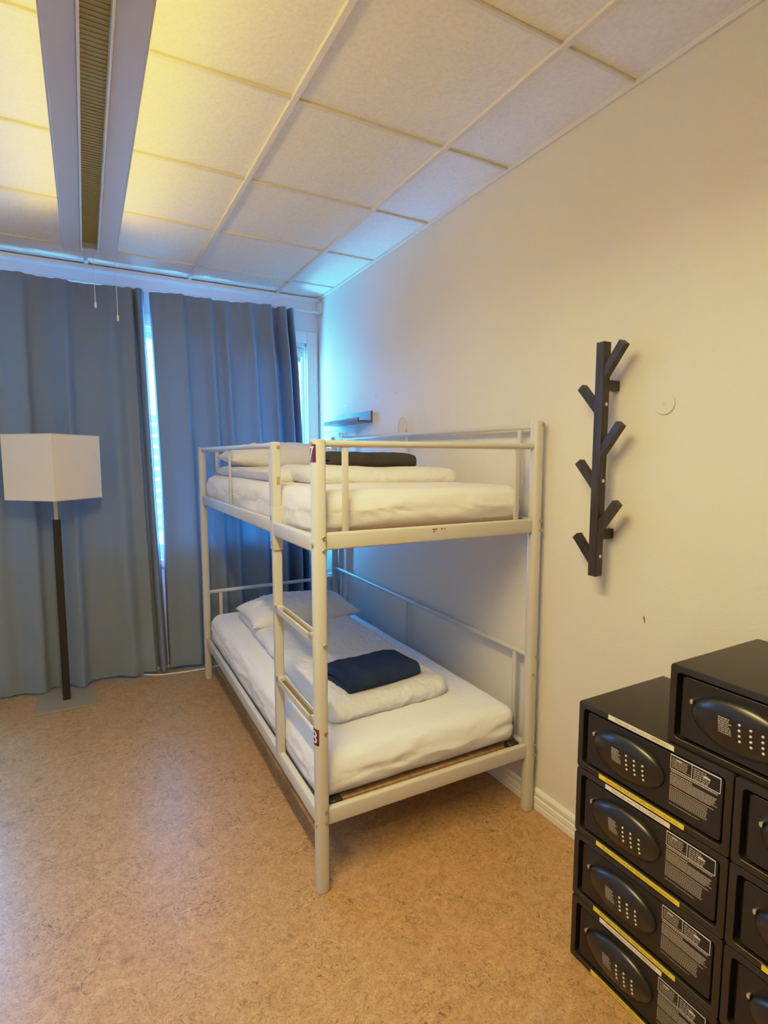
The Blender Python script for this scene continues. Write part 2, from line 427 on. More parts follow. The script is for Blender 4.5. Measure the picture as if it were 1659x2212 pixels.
# ------------------------------------------------------------------ ceiling light with pull cords
FX0, FX1, FZ, FY0, FY1 = -1.628, -1.402, 2.45, .35, 3.165
fx = thing('ceiling_light', 'long white hanging fluorescent light with a gold reflector slot, glowing onto the ceiling', 'ceiling light', ((FX0+FX1)/2, 0, FZ))
cx = (FX0+FX1)/2
RX0, RX1, RY1 = -1.556-cx, -1.478-cx, FY1-.075
bm = bmesh.new()
a, b = FX0-cx, FX1-cx
add_box(bm, (a, FY0, 0), (RX0, FY1, .045), .003, 1); add_box(bm, (RX1, FY0, 0), (b, FY1, .045), .003, 1)
add_box(bm, (RX0, RY1, 0), (RX1, FY1, .045), .003, 1); add_box(bm, (RX0, FY0, 0), (RX1, FY0+.07, .045), .003, 1)
add_box(bm, (a-.0045, FY0, .004), (a+.001, FY1, .009), .001, 1); add_box(bm, (b-.001, FY0, .004), (b+.0045, FY1, .009), .001, 1)  # edge lips added to hide the glow strips from below
add_prism(bm, [(RX0-.012, .045), (RX1+.012, .045), (RX1+.012, .062), (RX0-.012, .062)], FY0+.02, FY1-.02, (0, 2, 1))
finish('housing', bm, M['fixture'], fx)
bm = bmesh.new()
add_box(bm, (RX0, FY0+.07, .030), (RX1, RY1, .044))
for k in range(150):
    y = FY0+.08+k*.018
    if y < RY1-.01: add_box(bm, (RX0+.004, y, .0285), (RX1-.004, y+.008, .031))
finish('reflector', bm, M['gold'], fx)
bm = bmesh.new()
for x, s in ((RX0, 1), (RX1, -1)):
    add_box(bm, (min(x, x+s*.006), FY0+.07, -.015), (max(x, x+s*.007), RY1, .03), .001, 1)
finish('slot_lip', bm, M['trim'], fx)
for s in (-1, 1):
    xx = (a if s < 0 else b)
    tube('tube', [(xx-s*.040, FY0+.06, .075), (xx-s*.040, FY1-.10, .075)], .013, M['tube'], fx, 10)
    bm = bmesh.new(); add_box(bm, (xx+s*.0015-.001, FY0+.02, .010), (xx+s*.0015+.001, FY1-.02, .044)); finish('added_glow_strip', bm, M['side'], fx)  # unseen glowing strip added to light the walls and ceiling
for y in (FY0+.5, FY1-.55):
    bm = bmesh.new(); add_box(bm, (-.02, y-.02, .06), (.02, y+.02, H-FZ), .002, 1); finish('hanger', bm, M['fixture'], fx)
for x, y, zb in ((-1.503-cx, FY1-.02, 2.19-FZ), (-1.402-cx-.004, FY1-.03, 2.135-FZ)):
    c = tube('pull_cord', [(x, y, .01), (x+.001, y, zb+.03)], .0016, M['cord'], fx, 8)
    bm = bmesh.new(); lathe(bm, [(.0015, 0), (.0045, -.006), (.006, -.026), (.004, -.032)], 10, 'Z', (x+.001, y, zb+.032)); finish('cord_tip', bm, M['cord'], c)

# ------------------------------------------------------------------ bunk bed
BX, BY, BPHI = -.9494, 1.589, -.0083
bed = thing('bunk_bed', 'white metal bunk bed with ladder and purple number stickers', 'bunk bed', (BX, BY, 0), BPHI)
BW, BL = .905, 2.006
PR = .0225
def post_prof(n=28):
    out = []
    for k in range(n):
        a = 2*PI*k/n; c, s = math.cos(a), math.sin(a)
        r = PR/((abs(c)**2.7+abs(s)**2.7)**(1/2.7)); out.append((r*c, r*s))
    return out
def post(u, v, h):
    bm = bmesh.new(); pr = post_prof(); rings = []
    for z, k in ((0, .86), (.004, .96), (.010, 1), (h-.004, 1), (h, .92)):
        rings.append([bm.verts.new((u+x*k, v+y*k, z)) for x, y in pr])
    n = len(pr)
    for A, B in zip(rings, rings[1:]):
        for k in range(n): bm.faces.new((A[k], A[(k+1) % n], B[(k+1) % n], B[k]))
    bm.faces.new(rings[0][::-1]); bm.faces.new(rings[-1])
    return finish('post', bm, M['bed'], bed, 35)
def bolt(par, p, d, r=.0075):
    bm = bmesh.new(); ax = 'X' if d[0] else 'Y'; s = d[0] or d[1]
    lathe(bm, [(r, -.001*s), (r, .0022*s), (r*.8, .0035*s), (r*.45, .0035*s), (r*.4, .002*s)], 14, ax, p)
    return finish('bolt', bm, M['bolt'], par)
fl = post(0, 0, 1.505); fr = post(BW, 0, 1.590); blp = post(0, BL, 1.512); br = post(BW, BL, 1.595)
for z in (1.198, 1.157, .850, .560, .290, .250): bolt(fl, (.009, -PR, z), (0, -1, 0))
for z in (1.575, 1.205, 1.168, .655, .285, .243): bolt(fr, (BW+.010, -PR, z), (0, -1, 0))
for z in (1.490, 1.175, .243): bolt(fl, (-PR, -.004, z), (-1, 0, 0))
for z in (1.190, .578, .262): bolt(blp, (-PR, BL, z), (-1, 0, 0))
bolt(fr, (BW-PR*.3, -PR, .585), (0, -1, 0), .005)
def rail(name, lo, hi): return box(name, lo, hi, M['bed'], bed, .007, 3)
T = .012
# end rails (short) and side rails (long)
for v in (0, BL):
    rail('end_rail', (PR-.004, v-T, 1.156), (BW-PR+.004, v+T, 1.212))
    rail('end_rail', (PR-.004, v-T, .231), (BW-PR+.004, v+T, .290))
rail('side_rail', (-T, .455, 1.154), (T, BL-PR+.004, 1.210))
rail('side_rail', (-T-.010, PR-.004, 1.151), (T-.010, .440, 1.205))
rail('side_rail', (-T, PR-.004, .222), (T, BL-PR+.004, .279))
rail('side_rail', (BW-T, PR-.004, 1.156), (BW+T, BL-PR+.004, 1.212))
rail('side_rail', (BW-T, PR-.004, .226), (BW+T, BL-PR+.004, .284))
# guard rails
def gtube(pts, r=.0115): return tube('guard_rail', pts, r, M['bed'], bed, 14)
def gbar(u, v, z0, z1, along='u', w=.022, t=.010):
    d = (w/2, t/2) if along == 'u' else (t/2, w/2)
    return box('guard_bar', (u-d[0], v-d[1], z0), (u+d[0], v+d[1], z1), M['bed'], bed, .0035, 2)
gtube([(PR*.6, 0, 1.492), (BW-PR*.6, 0, 1.492)]); gbar(.092, 0, 1.206, 1.486); gbar(.808, 0, 1.206, 1.486)
gtube([(PR*.6, BL, 1.495), (BW-PR*.6, BL, 1.495)]); gbar(.092, BL, 1.206, 1.490); gbar(.808, BL, 1.206, 1.490)
gtube([(BW, PR*.6, 1.570), (BW, BL-PR*.6, 1.580)])
for v in (.097, .99, 1.82): gbar(BW, v, 1.206, 1.568, 'v')
gtube([(0, BL-PR*.6, 1.500), (0, .46, 1.494)]); gbar(0, 1.23, 1.204, 1.490, 'v', .020); gbar(-.002, .505, 1.204, 1.488, 'v', .020)
gtube([(PR*.6, BL, .578), (BW-PR*.6, BL, .586)]); gbar(.091, BL, .284, .574); gbar(.866, BL, .284, .578)
gtube([(BW, PR*.6, .655), (BW, BL-PR*.6, .655)])
for v in (.094, .985, 1.88): gbar(BW, v, .278, .650, 'v')
# ladder
lad = box('ladder_post', (-.020, .418, .262), (.014, .452, 1.508), M['bed'], bed, .006, 3)
bm = bmesh.new(); add_box(bm, (-.0235, .410, 1.095), (.0155, .456, 1.262), .005, 2); finish('joining_plate', bm, M['bed'], lad)
bolt(lad, (.004, .418, 1.488), (0, -1, 0)); bolt(lad, (-.0235, .436, 1.22), (-1, 0, 0)); bolt(lad, (-.0235, .436, 1.13), (-1, 0, 0))
bm = bmesh.new(); add_prism(bm, [(-.004, 1.345), (.008, 1.345), (.008, 1.378), (-.004, 1.378)], .4168, .4174, (0, 2, 1)); finish('sticker', bm, mat('old_sticker', (.35, .29, .12), .6), lad)
for z in (.870, .588):
    bm = bmesh.new(); x0, x1, y0, y1 = -.022, .012, PR-.003, .42
    outer = rrect(x1-x0, y1-y0, .004, 2, (x0+x1)/2, (y0+y1)/2); add = outer
    inner = rrect(x1-x0-.010, y1-y0-.062, .006, 3, (x0+x1)/2, (y0+y1)/2)
    add_box(bm, (x0, y0, z-.016), (x1, y1, z-.006), .002, 1)
    add_box(bm, (x0, y0, z-.012), (x0+.006, y1, z+.010), .002, 1); add_box(bm, (x1-.006, y0, z-.012), (x1, y1, z+.010), .002, 1)
    add_box(bm, (x0, y0, z-.012), (x1, y0+.032, z+.010), .002, 1); add_box(bm, (x0, y1-.032, z-.012), (x1, y1, z+.010), .002, 1)
    st = finish('ladder_rung', bm, M['bed'], bed)
    box('step_slot', (x0+.006, y0+.03, z-.008), (x1-.006, y1-.03, z-.003), M['bedslot'], st)
# bed base slats, brackets
for k in range(12):
    v = .045+k*.165
    box('slat', (.105 if k else .02, v, .256), (BW-.012, v+.075, .274), M['slat'], bed, .004, 1)
    if k in (0, 3, 6, 9, 11): box('slat', (.105, v, 1.180), (BW-.012, v+.075, 1.197), M['slat'], bed, .004, 1)
for u in (.035, BW-.085):
    bm = bmesh.new(); add_box(bm, (u, .014, .266), (u+.05, .052, .293), .004, 1); finish('corner_clip', bm, M['black'], bed)
# small marks on the top end rail
bm = bmesh.new()
for u, w in ((.42, .018), (.455, .006), (.468, .004)): add_prism(bm, [(u, 1.197), (u+w, 1.197), (u+w, 1.202), (u, 1.202)], -T-.0006, -T-.0001, (0, 2, 1))
add_prism(bm, [(.42, 1.190), (.432, 1.190), (.432, 1.193), (.42, 1.193)], -T-.0006, -T-.0001, (0, 2, 1))
finish('rail_sticker_scraps', bm, mat('torn_sticker', (.18, .10, .07), .6), bed)
# number stickers wrapped round the corner post
PP = post_prof(112)
def post_map(s, z, off):
    """s metres along the post outline, 0 = middle of the face looking at the room (-u)"""
    acc = 0.; n = len(PP); i = n//2; step = 1 if s >= 0 else -1; rem = abs(s)
    while True:
        p = Vector(PP[i % n]); q = Vector(PP[(i+step) % n]); l = (q-p).length
        if rem <= l:
            r = p+(q-p)*(rem/l); break
        rem -= l; i += step
    k = 1+off/PR
    return Vector((r.x*k, r.y*k, z))
for dig, zc in (('7', 1.462), ('8', .549)):
    bm = bmesh.new(); w, h = .066, .056; n = 24; sc = -.010
    rows = [[bm.verts.new(post_map(sc-w/2+w*i/n, zc+e, .0006)) for i in range(n+1)] for e in (-h/2, h/2)]
    for i in range(n): bm.faces.new((rows[0][i], rows[0][i+1], rows[1][i+1], rows[1][i]))
    stk = finish('number_sticker', bm, M['purple'], bed)
    stk['label'] = 'purple sticker with a white number %s' % dig
    me = text_mesh(dig, .062); bm = bmesh.new(); bm.from_mesh(me)
    bmesh.ops.subdivide_edges(bm, edges=[e for e in bm.edges if e.calc_length() > .006], cuts=3, use_grid_fill=False)
    bmesh.ops.triangulate(bm, faces=bm.faces)
    x0 = min(v.co.x for v in bm.verts); x1 = max(v.co.x for v in bm.verts); y0 = min(v.co.y for v in bm.verts); y1 = max(v.co.y for v in bm.verts)
    for v in bm.verts:
        # text x runs from the far side round to the end of the bed
        v.co = post_map(.003+(v.co.x-(x0+x1)/2)*1.0, zc+(v.co.y-(y0+y1)/2), .0013)
    finish('digit', bm, M['digit'], stk)

BM = Matrix.Translation((BX, BY, 0)) @ Matrix.Rotation(BPHI, 4, 'Z')
def on_bed(o, label, cat, group=None):
    o.matrix_world = BM; return tag(o, label, cat, group)
# ------------------------------------------------------------------ mattresses
def mattress(z0, z1, seed, label, fx0, fx1, m=None):
    def disp(p, n):
        side = 1-abs(n.z)
        d = .004*nz(p, 3.0, seed)+.0025*nz(p, 9, seed)
        if side > .3:   # gathered folds of the fitted sheet along the sides
            d += .007*ridge((p.x*.6+p.y*.35, p.y*.35, p.z*2.2), 7, seed)*side+.004*ridge((p.x*1.5+p.z*3, p.y*1.5+p.z*2.5, p.z*2), 9, seed+4)*side
            d += .004*nz((p.x*2, p.y*2, p.z*6), 5, seed)
        return d
    def shape(p):
        t = max(0., min(1., (p.y)/2.0)); q = p.copy()
        q.z += (.006*math.sin(p.x*3.2))*(1 if p.z > (z0+z1)/2 else 0)
        low = max(0., 1-(p.z-z0)/(.7*(z1-z0)))
        if p.x < fx0+.05: q.x = fx0+(p.x-fx0)*(1-.85*low)
        q.z -= .034*low*max(0., 1-max(0., p.x-fx0)/.09)*min(1., p.y/.25)
        return q
    o = soft_box('mattress', (fx0, .030, z0), (fx1, BL-.03, z1), (.05, .05, .062), (60, 130, 6), disp, M[m or 'sheet'], None, shape)
    return on_bed(o, label, 'mattress', 'bunk mattresses')
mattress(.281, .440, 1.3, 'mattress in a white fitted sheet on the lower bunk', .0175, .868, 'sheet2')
mattress(1.198, 1.338, 7.9, 'mattress in a white fitted sheet on the upper bunk', .0175, .872)

# ------------------------------------------------------------------ bedding
def pillow(name, label, c, L, W, Tk, rot, tilt, seed, m='pillow', group='pillows'):
    bm = bmesh.new(); nu, nv = 46, 34; g = {}
    for side in (1, -1):
        for i in range(nu+1):
            for j in range(nv+1):
                u = -1+2*i/nu; v = -1+2*j/nv
                edge = i in (0, nu) or j in (0, nv)
                if edge and side == -1: g[side, i, j] = g[1, i, j]; continue
                t = max(0., (1-abs(u)**2.6)*(1-abs(v)**2.3))**.55
                pin = 1-.07*(1-abs(v)**2)*abs(u)**3; pin2 = 1-.07*(1-abs(u)**2)*abs(v)**3
                x = u*L/2*pin; y = v*W/2*pin2
                z = side*Tk/2*t*(1. if side > 0 else .62)
                if not edge:
                    z += side*(.012*nz((u*2, v*2, side), 1.2, seed)+.013*ridge((u*2.5+.5*v, v*3, side), 1.9, seed+3)+.006*ridge((u*4, v*2+u, side), 2.5, seed+9))*min(1, t*1.5)
                z += .012*nz((u, v, .5), 1.1, seed+4)*(abs(u)**2)
                g[side, i, j] = bm.verts.new((x, y, z))
    for side in (1, -1):
        for i in range(nu):
            for j in range(nv): bm.faces.new([g[side, i+a, j+b] for a, b in ((0, 0), (1, 0), (1, 1), (0, 1))])
    o = finish(name, bm, M[m], None, 180)
    o.matrix_world = BM @ Matrix.Translation(c) @ Matrix.Rotation(rot, 4, 'Z') @ Matrix.Rotation(tilt, 4, 'X')
    return tag(o, label, 'pillow', group)

def duvet(label, lo, hi, rad, seed, shape=None, wr=1.7, res=(60, 110, 3)):
    def disp(p, n):
        d = .006*nz(p, 4.5, seed)+wr*(.0030*ridge((p.x, p.y*1.3, p.z*1.5), 13, seed)+.0022*ridge((p.x*1.4+p.y*.6, p.y, p.z), 24, seed+2))
        return d
    o = soft_box('duvet', lo, hi, rad, res, disp, M['duvet2'], None, shape)
    return on_bed(o, label, 'duvet', 'white duvets')

# lower bunk
def low_shape(p):
    q = p.copy()
    q.x += .022*(p.y-.2)*(1 if p.x < .4 else .6)
    q.y += .05*(p.x-.1)/.6*max(0, 1-(p.y-.1)/.5)
    return q
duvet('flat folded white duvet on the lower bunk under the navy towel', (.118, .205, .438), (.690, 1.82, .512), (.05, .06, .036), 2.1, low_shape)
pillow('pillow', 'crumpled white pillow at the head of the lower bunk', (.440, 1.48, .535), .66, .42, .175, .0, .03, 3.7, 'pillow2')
# upper bunk: duvet folded with a front roll
def up_shape(p):
    return p
def upper_duvet():
    bm_parts = []
    o1 = soft_box('d1', (.075, .74, 1.334), (.80, 1.93, 1.395), (.05, .06, .03), (30, 40, 2),
                  lambda p, n: .006*nz(p, 4.5, 4)+.003*ridge(p, 13, 4)+.002*ridge(p, 26, 6), M['duvet'])
    def shp(p):
        q = p.copy(); q.y += .16*(.5-(p.x-.14)/.75)*.35; q.z += -.018*max(0, (p.x-.62)/.26) + .006*math.sin(p.x*9); return q
    o2 = soft_box('d2', (.160, .43, 1.333), (.855, .98, 1.408), (.055, .07, .038), (34, 26, 3),
                  lambda p, n: .006*nz(p, 5, 8)+.0028*ridge((p.x*2.2, p.y*.5, p.z*.4), 12, 8)+.0022*ridge(p, 26, 1), M['duvet'], None, shp)
    bm = bmesh.new(); bm.from_mesh(o1.data); bm.from_mesh(o2.data)
    for o in (o1, o2): bpy.data.objects.remove(o)
    o = finish('duvet', bm, M['duvet'], None, 180)
    return on_bed(o, 'folded white duvet on the upper bunk under the grey towel', 'duvet', 'white duvets')
upper_duvet()
pillow('pillow', 'plump white pillow on the folded duvet of the upper bunk', (.430, 1.68, 1.445), .74, .46, .165, .0, .05, 9.1)

def towel(label, material, c, rot, length, width, height, seed, layers=3, th=.0145, pitch=0.):
    """flat-rolled towel: a spiral strip, extruded along its length"""
    spine = []
    w = width/2; zt = height-th/2; zb = th/2
    # outer wrap: start underneath, round the front, over the top, round the back, then tuck inwards
    def arc(cy, cz, r, a0, a1, n=8):
        for k in range(n+1):
            t = math.radians(a0+(a1-a0)*k/n); spine.append((cy+r*math.cos(t), cz+r*math.sin(t)))
    R = (zt-zb)/2; mid = (zt+zb)/2
    spine.append((w*.55, zb))
    arc(-w+R, mid, R, 270, 90)
    spine.append((0, zt+.004))
    arc(w-R, mid, R, 90, -85)
    r2 = R*.50
    spine.append((w*.25, zb+th*1.05))
    arc(-w+R*1.15, mid-R*.06, r2*.9, 265, 95, 6)
    spine.append((w*.2, mid+r2*.85))
    arc(w-R*1.25, mid-R*.06, r2*.75, 80, -60, 5)
    spine = [Vector((a, b)) for a, b in spine]
    n = len(spine); L, Rr = [], []
    for i, p in enumerate(spine):
        t = (spine[min(i+1, n-1)]-spine[max(i-1, 0)]).normalized(); nn = Vector((-t.y, t.x))
        L.append(p+nn*th*.5); Rr.append(p-nn*th*.5)
    bm = bmesh.new(); K = 44; rings = []
    for k in range(K+1):
        x = -length/2+length*k/K
        e = 1-.10*(abs(2*k/K-1)**8)
        ring = []
        for idx, p in enumerate(L+Rr[::-1]):
            q = (x+.010*nz((p.x*4, p.y*6, .3), 3, seed)*(1 if k in (0, K) else .6), p.x*(1-.04*nz((x, 0, 0), 3, seed))*e, p.y*e)
            d = .006*nz(q, 9, seed)+.003*nz(q, 28, seed)
            ring.append(bm.verts.new((q[0], q[1]+d*.4, max(.0, q[2]+d*(q[2]/height)))))
        rings.append(ring)
    m_ = len(rings[0])
    for A, B in zip(rings, rings[1:]):
        for i in range(m_): bm.faces.new((A[i], A[(i+1) % m_], B[(i+1) % m_], B[i]))
    for ring in (rings[0], rings[-1]):
        for i in range(n-1):
            bm.faces.new((ring[i], ring[i+1], ring[m_-2-i], ring[m_-1-i]))
    o = finish('towel', bm, material, None, 60)
    o.matrix_world = BM @ Matrix.Translation(c) @ Matrix.Rotation(rot, 4, 'Z') @ Matrix.Rotation(pitch, 4, 'Y')
    return tag(o, label, 'towel', 'rolled towels')
towel('rolled navy towel lying on the lower bunk duvet', M['navy'], (.398, .415, .514), .10, .35, .235, .066, 1.0)
towel('rolled charcoal grey towel lying on the upper bunk duvet', M['grey'], (.495, .66, 1.408), .02, .43, .20, .062, 5.0)

# ------------------------------------------------------------------ floor lamp
LX, LY = -1.745, 3.655
lp = thing('floor_lamp', 'floor lamp with square cream shade, dark wooden pole and flat steel base', 'floor lamp', (LX, LY, 0))
box('base', (-.158, -.152, .0), (.156, .152, .012), M['lampbase'], lp, .0015, 1)
box('pole', (-.0195, -.0195, .012), (.0195, .0195, 1.090), M['darkwood'], lp, .002, 1)
box('neck', (-.0105, -.0105, 1.090), (.0105, .0105, 1.33), M['steel'], lp, .002, 1)
bm = bmesh.new(); s = .340/2; t = .004; z0, z1 = 1.212, 1.576
rot = Matrix.Rotation(math.radians(45+2.0), 4, 'Z')
def ringv(k, z): return [bm.verts.new(rot @ Vector((x*k, y*k, z))) for x, y in ((1, 1), (-1, 1), (-1, -1), (1, -1))]
loops = [ringv(s-t, z0), ringv(s, z0), ringv(s, z1), ringv(s-t, z1)]
for A, B in zip(loops, loops[1:]+loops[:1]):
    for k in range(4): bm.faces.new((A[k], A[(k+1) % 4], B[(k+1) % 4], B[k]))
shade = finish('lamp_shade', bm, M['shade'], lp, 20)
bind = mat('cream_binding', (.78, .72, .64), .8)
for z in (z0, z1-.006):
    bm = bmesh.new(); k = s+.0006
    lo_ = [bm.verts.new(rot @ Vector((x*k, y*k, z))) for x, y in ((1, 1), (-1, 1), (-1, -1), (1, -1))]
    hi_ = [bm.verts.new(v.co+Vector((0, 0, .006))) for v in lo_]
    for i in range(4): bm.faces.new((lo_[i], lo_[(i+1) % 4], hi_[(i+1) % 4], hi_[i]))
    finish('shade_binding', bm, bind, shade, 20)
bm = bmesh.new(); add_tube(bm, [rot @ Vector((-s+t, 0, 1.30)), rot @ Vector((s-t, 0, 1.30))], .003, 8); add_tube(bm, [rot @ Vector((0, -s+t, 1.30)), rot @ Vector((0, s-t, 1.30))], .003, 8)
finish('shade_frame', bm, M['steel'], lp)

# ------------------------------------------------------------------ coat rack on the right wall
rk = thing('coat_rack', 'black-brown wooden wall coat rack with six angled pegs', 'coat rack', (0, 1.262, 1.048))
RXc, SQ = -.072, .0165
box('rail', (RXc-SQ, -SQ, 0), (RXc+SQ, SQ, .778), M['rack'], rk, .0015, 1)
def peg(y0, z0, y1, z1, dx=0.):
    a = Vector((RXc-.001, y0, z0)); b = Vector((RXc-.001+dx, y1, z1)); h = .0125
    bm = bmesh.new(); add_tube(bm, [a, b], 0, prof=[(-h, -h), (h, -h), (h, h), (-h, h)])
    return finish('peg', bm, M['rack'], rk, 20)
for zt in (.765, .510, .256): peg(-.006, zt-.098, -.083, zt, -.004)
for zt in (.640, .387, .132): peg(.006, zt-.085, .078, zt, -.004)
for z in (.640, .142): box('spacer', (RXc+SQ-.001, -.012, z-.017), (-.0005, .012, z+.017), M['rack'], rk, .001, 1)
for z in (.577, .324, .069):
    bm = bmesh.new(); lathe(bm, [(.006, 0), (.006, -.0012), (.004, -.002), (.002, -.0012)], 12, 'Y', (RXc+.003, -SQ+.0002, z)); finish('screw', bm, M['screw'], rk)
# blank cap on the wall
cp = thing('blanking_plate', 'round painted cover cap with a centre screw on the wall beside the coat rack', 'cover cap', (0, 1.083, 1.616))
bm = bmesh.new(); lathe(bm, [(.034, -.0005), (.034, -.0035), (.0325, -.0048), (.006, -.0052)], 40, 'X'); finish('cap', bm, M['plate'], cp)
bm = bmesh.new(); lathe(bm, [(.0048, -.005), (.0048, -.0068), (.003, -.0074), (.0015, -.006)], 14, 'X'); finish('screw', bm, M['plate'], cp)
# wall marks
bm = bmesh.new(); add_prism(bm, [(1.119, .935), (1.122, .928), (1.118, .915), (1.115, .908), (1.1145, .915), (1.116, .928)], -.0012, -.0002, (1, 2, 0)); finish('scuff', bm, M['brown'], wall_r)
for y, z in ((3.00, 1.826), (2.76, 1.823), (3.45, 1.9)):
    bm = bmesh.new(); lathe(bm, [(.004, -.0002), (.003, -.0014)], 10, 'X', (0, y, z)); finish('screw_hole', bm, mat('filled_hole', (.35, .36, .38), .7), wall_r)
tag(box('tape_scrap', (-.002, 3.408, 1.790), (-.0002, 3.480, 1.808), M['digit'], None, .0005, 1), 'small white scrap of tape on the wall above the wooden shelf', 'tape')

# ------------------------------------------------------------------ picture-ledge shelf
sh = thing('wall_shelf', 'small brown wooden ledge shelf on the wall above the upper bunk', 'shelf', (0, 3.045, 1.668))
bm = bmesh.new(); add_box(bm, (-.105, 0, 0), (-.0005, .54, .012), .001, 1); finish('shelf_board', bm, M['shelfwood'], sh)
bm = bmesh.new(); add_box(bm, (-.014, 0, .0122), (-.0005, .54, .072), .001, 1); finish('back_board', bm, M['shelfwood'], sh)
bm = bmesh.new(); add_box(bm, (-.105, 0, .0122), (-.093, .54, .028), .001, 1); finish('front_lip', bm, M['shelfwood'], sh)

# ------------------------------------------------------------------ cords and sockets near the bed head
lc = thing('cable_loop', 'thin white cable loop on the wall above the upper guard rail', 'cable', (0, 2.672, 1.612))
tube('cable', [(-.006, .046*math.sin(a)*(1), .012+.052*math.cos(a)) for a in [math.radians(x) for x in range(-155, 156, 10)]], .0035, M['wall'], lc, 8)
rc = thing('rail_clamp', 'small white clamp on the far end of the upper guard rail', 'clamp', (-.047, 3.395, 1.576))
box('jaw', (-.018, -.030, -.022), (-.0125, .030, .040), M['pvc'], rc, .002, 1); box('jaw', (.0125, -.030, -.022), (.018, .030, .040), M['pvc'], rc, .002, 1)
box('bridge', (-.018, -.012, .0125), (.018, .012, .022), M['pvc'], rc, .001, 1)
tube('thumb_screw', [(-.03, 0, .032), (.03, 0, .032)], .005, M['pvc'], rc, 10)
ps = thing('power_strip', 'upright white power strip on the wall behind the lower bunk pillow', 'power strip', (0, 3.662, .20))
box('housing', (-.046, -.030, 0), (-.0005, .030, .40), M['pvc'], ps, .005, 2)
for z in (.08, .16, .24):
    bm = bmesh.new(); lathe(bm, [(.018, 0), (.018, -.0015), (.016, -.0018), (.016, .0)], 18, 'X', (-.0465, 0, z)); finish('socket', bm, mat('socket_grey', (.35, .45, .5), .5), ps)
pg = box('plug', (-.085, -.022, .325), (-.046, .022, .375), M['pvc'], ps, .005, 2)
tube('plug_cable', smooth_path([(-.07, .0, .37), (-.072, .0, .44), (-.03, .05, .62), (-.012, .05, .9)]), .004, M['pvc'], pg, 8)
tk = thing('cable_trunking', 'white vertical cable trunking on the wall behind the bunk bed', 'cable trunking', (0, 3.435, .09))
box('channel', (-.016, -.022, 0), (-.0005, .022, .95), M['pvc'], tk, .002, 1)
box('cover_lid', (-.0185, -.019, .001), (-.0162, .019, .949), M['pvc'], tk, .001, 1)
wc = tag(tube('white_cable', smooth_path([(-.11, 3.62, .575), (-.095, 3.66, .60), (-.075, 3.70, .54), (-.06, 3.70, .40), (-.055, 3.69, .22), (-.06, 3.72, .05), (-.10, 3.8, .006)]), .004, M['pvc'], None, 8),
         'thin white cable hooked over the lower bunk end rail near the corner', 'cable')
tag(tube('floor_cable', smooth_path([(-1.34, 3.875, .0055), (-1.22, 3.80, .0055), (-1.10, 3.775, .0055), (-.98, 3.762, .0055), (-.85, 3.768, .0055), (-.70, 3.80, .0055), (-.45, 3.86, .0055), (-.2, 3.85, .0055), (-.10, 3.81, .0055)]), .0048, M['pvc'], None, 8),
    'white cable running along the floor under the curtains', 'cable')

# ------------------------------------------------------------------ safes
SW, SH, SD = .4170, .1925, .365     # width, height, depth; local X along the front, Y into the wall, Z up
RD = .019                           # door recess
def frame_box():
    bm = bmesh.new()
    def loop(w, h, r, y): return [bm.verts.new((x, y, z)) for x, z in rrect(w, h, r, 5, SW/2, SH/2)]
    Ls = [loop(SW-.004, SH-.004, .008, SD), loop(SW, SH, .008, SD-.003), loop(SW, SH, .008, .003), loop(SW-.002, SH-.002, .0075, .0008), loop(SW-.006, SH-.006, .007, 0),
          loop(SW-.032, SH-.032, .010, 0), loop(SW-.034, SH-.034, .010, .0012), loop(SW-.034, SH-.034, .010, RD+.006)]
    for A, B in zip(Ls, Ls[1:]):
        n = len(A)
        for k in range(n): bm.faces.new((A[k], A[(k+1) % n], B[(k+1) % n], B[k]))
    bm.faces.new(Ls[0]); bm.faces.new(Ls[-1][::-1])
    return bm
LCX, LCZ, LA, LB, LH = .158, .100, .103, .056, .027
def lens(x, z):
    """height of the bulging lock panel in front of the door"""
    a = (x-LCX)/LA; b = (z-LCZ)/LB
    b2 = b*1.0 if b > 0 else b*.94
    r2 = a*a+b2*b2
    if r2 >= 1: return 0.
    h = LH*(1-r2)**.42
    return h*(.55+.45*max(0., min(1., (b+1)/1.5)))
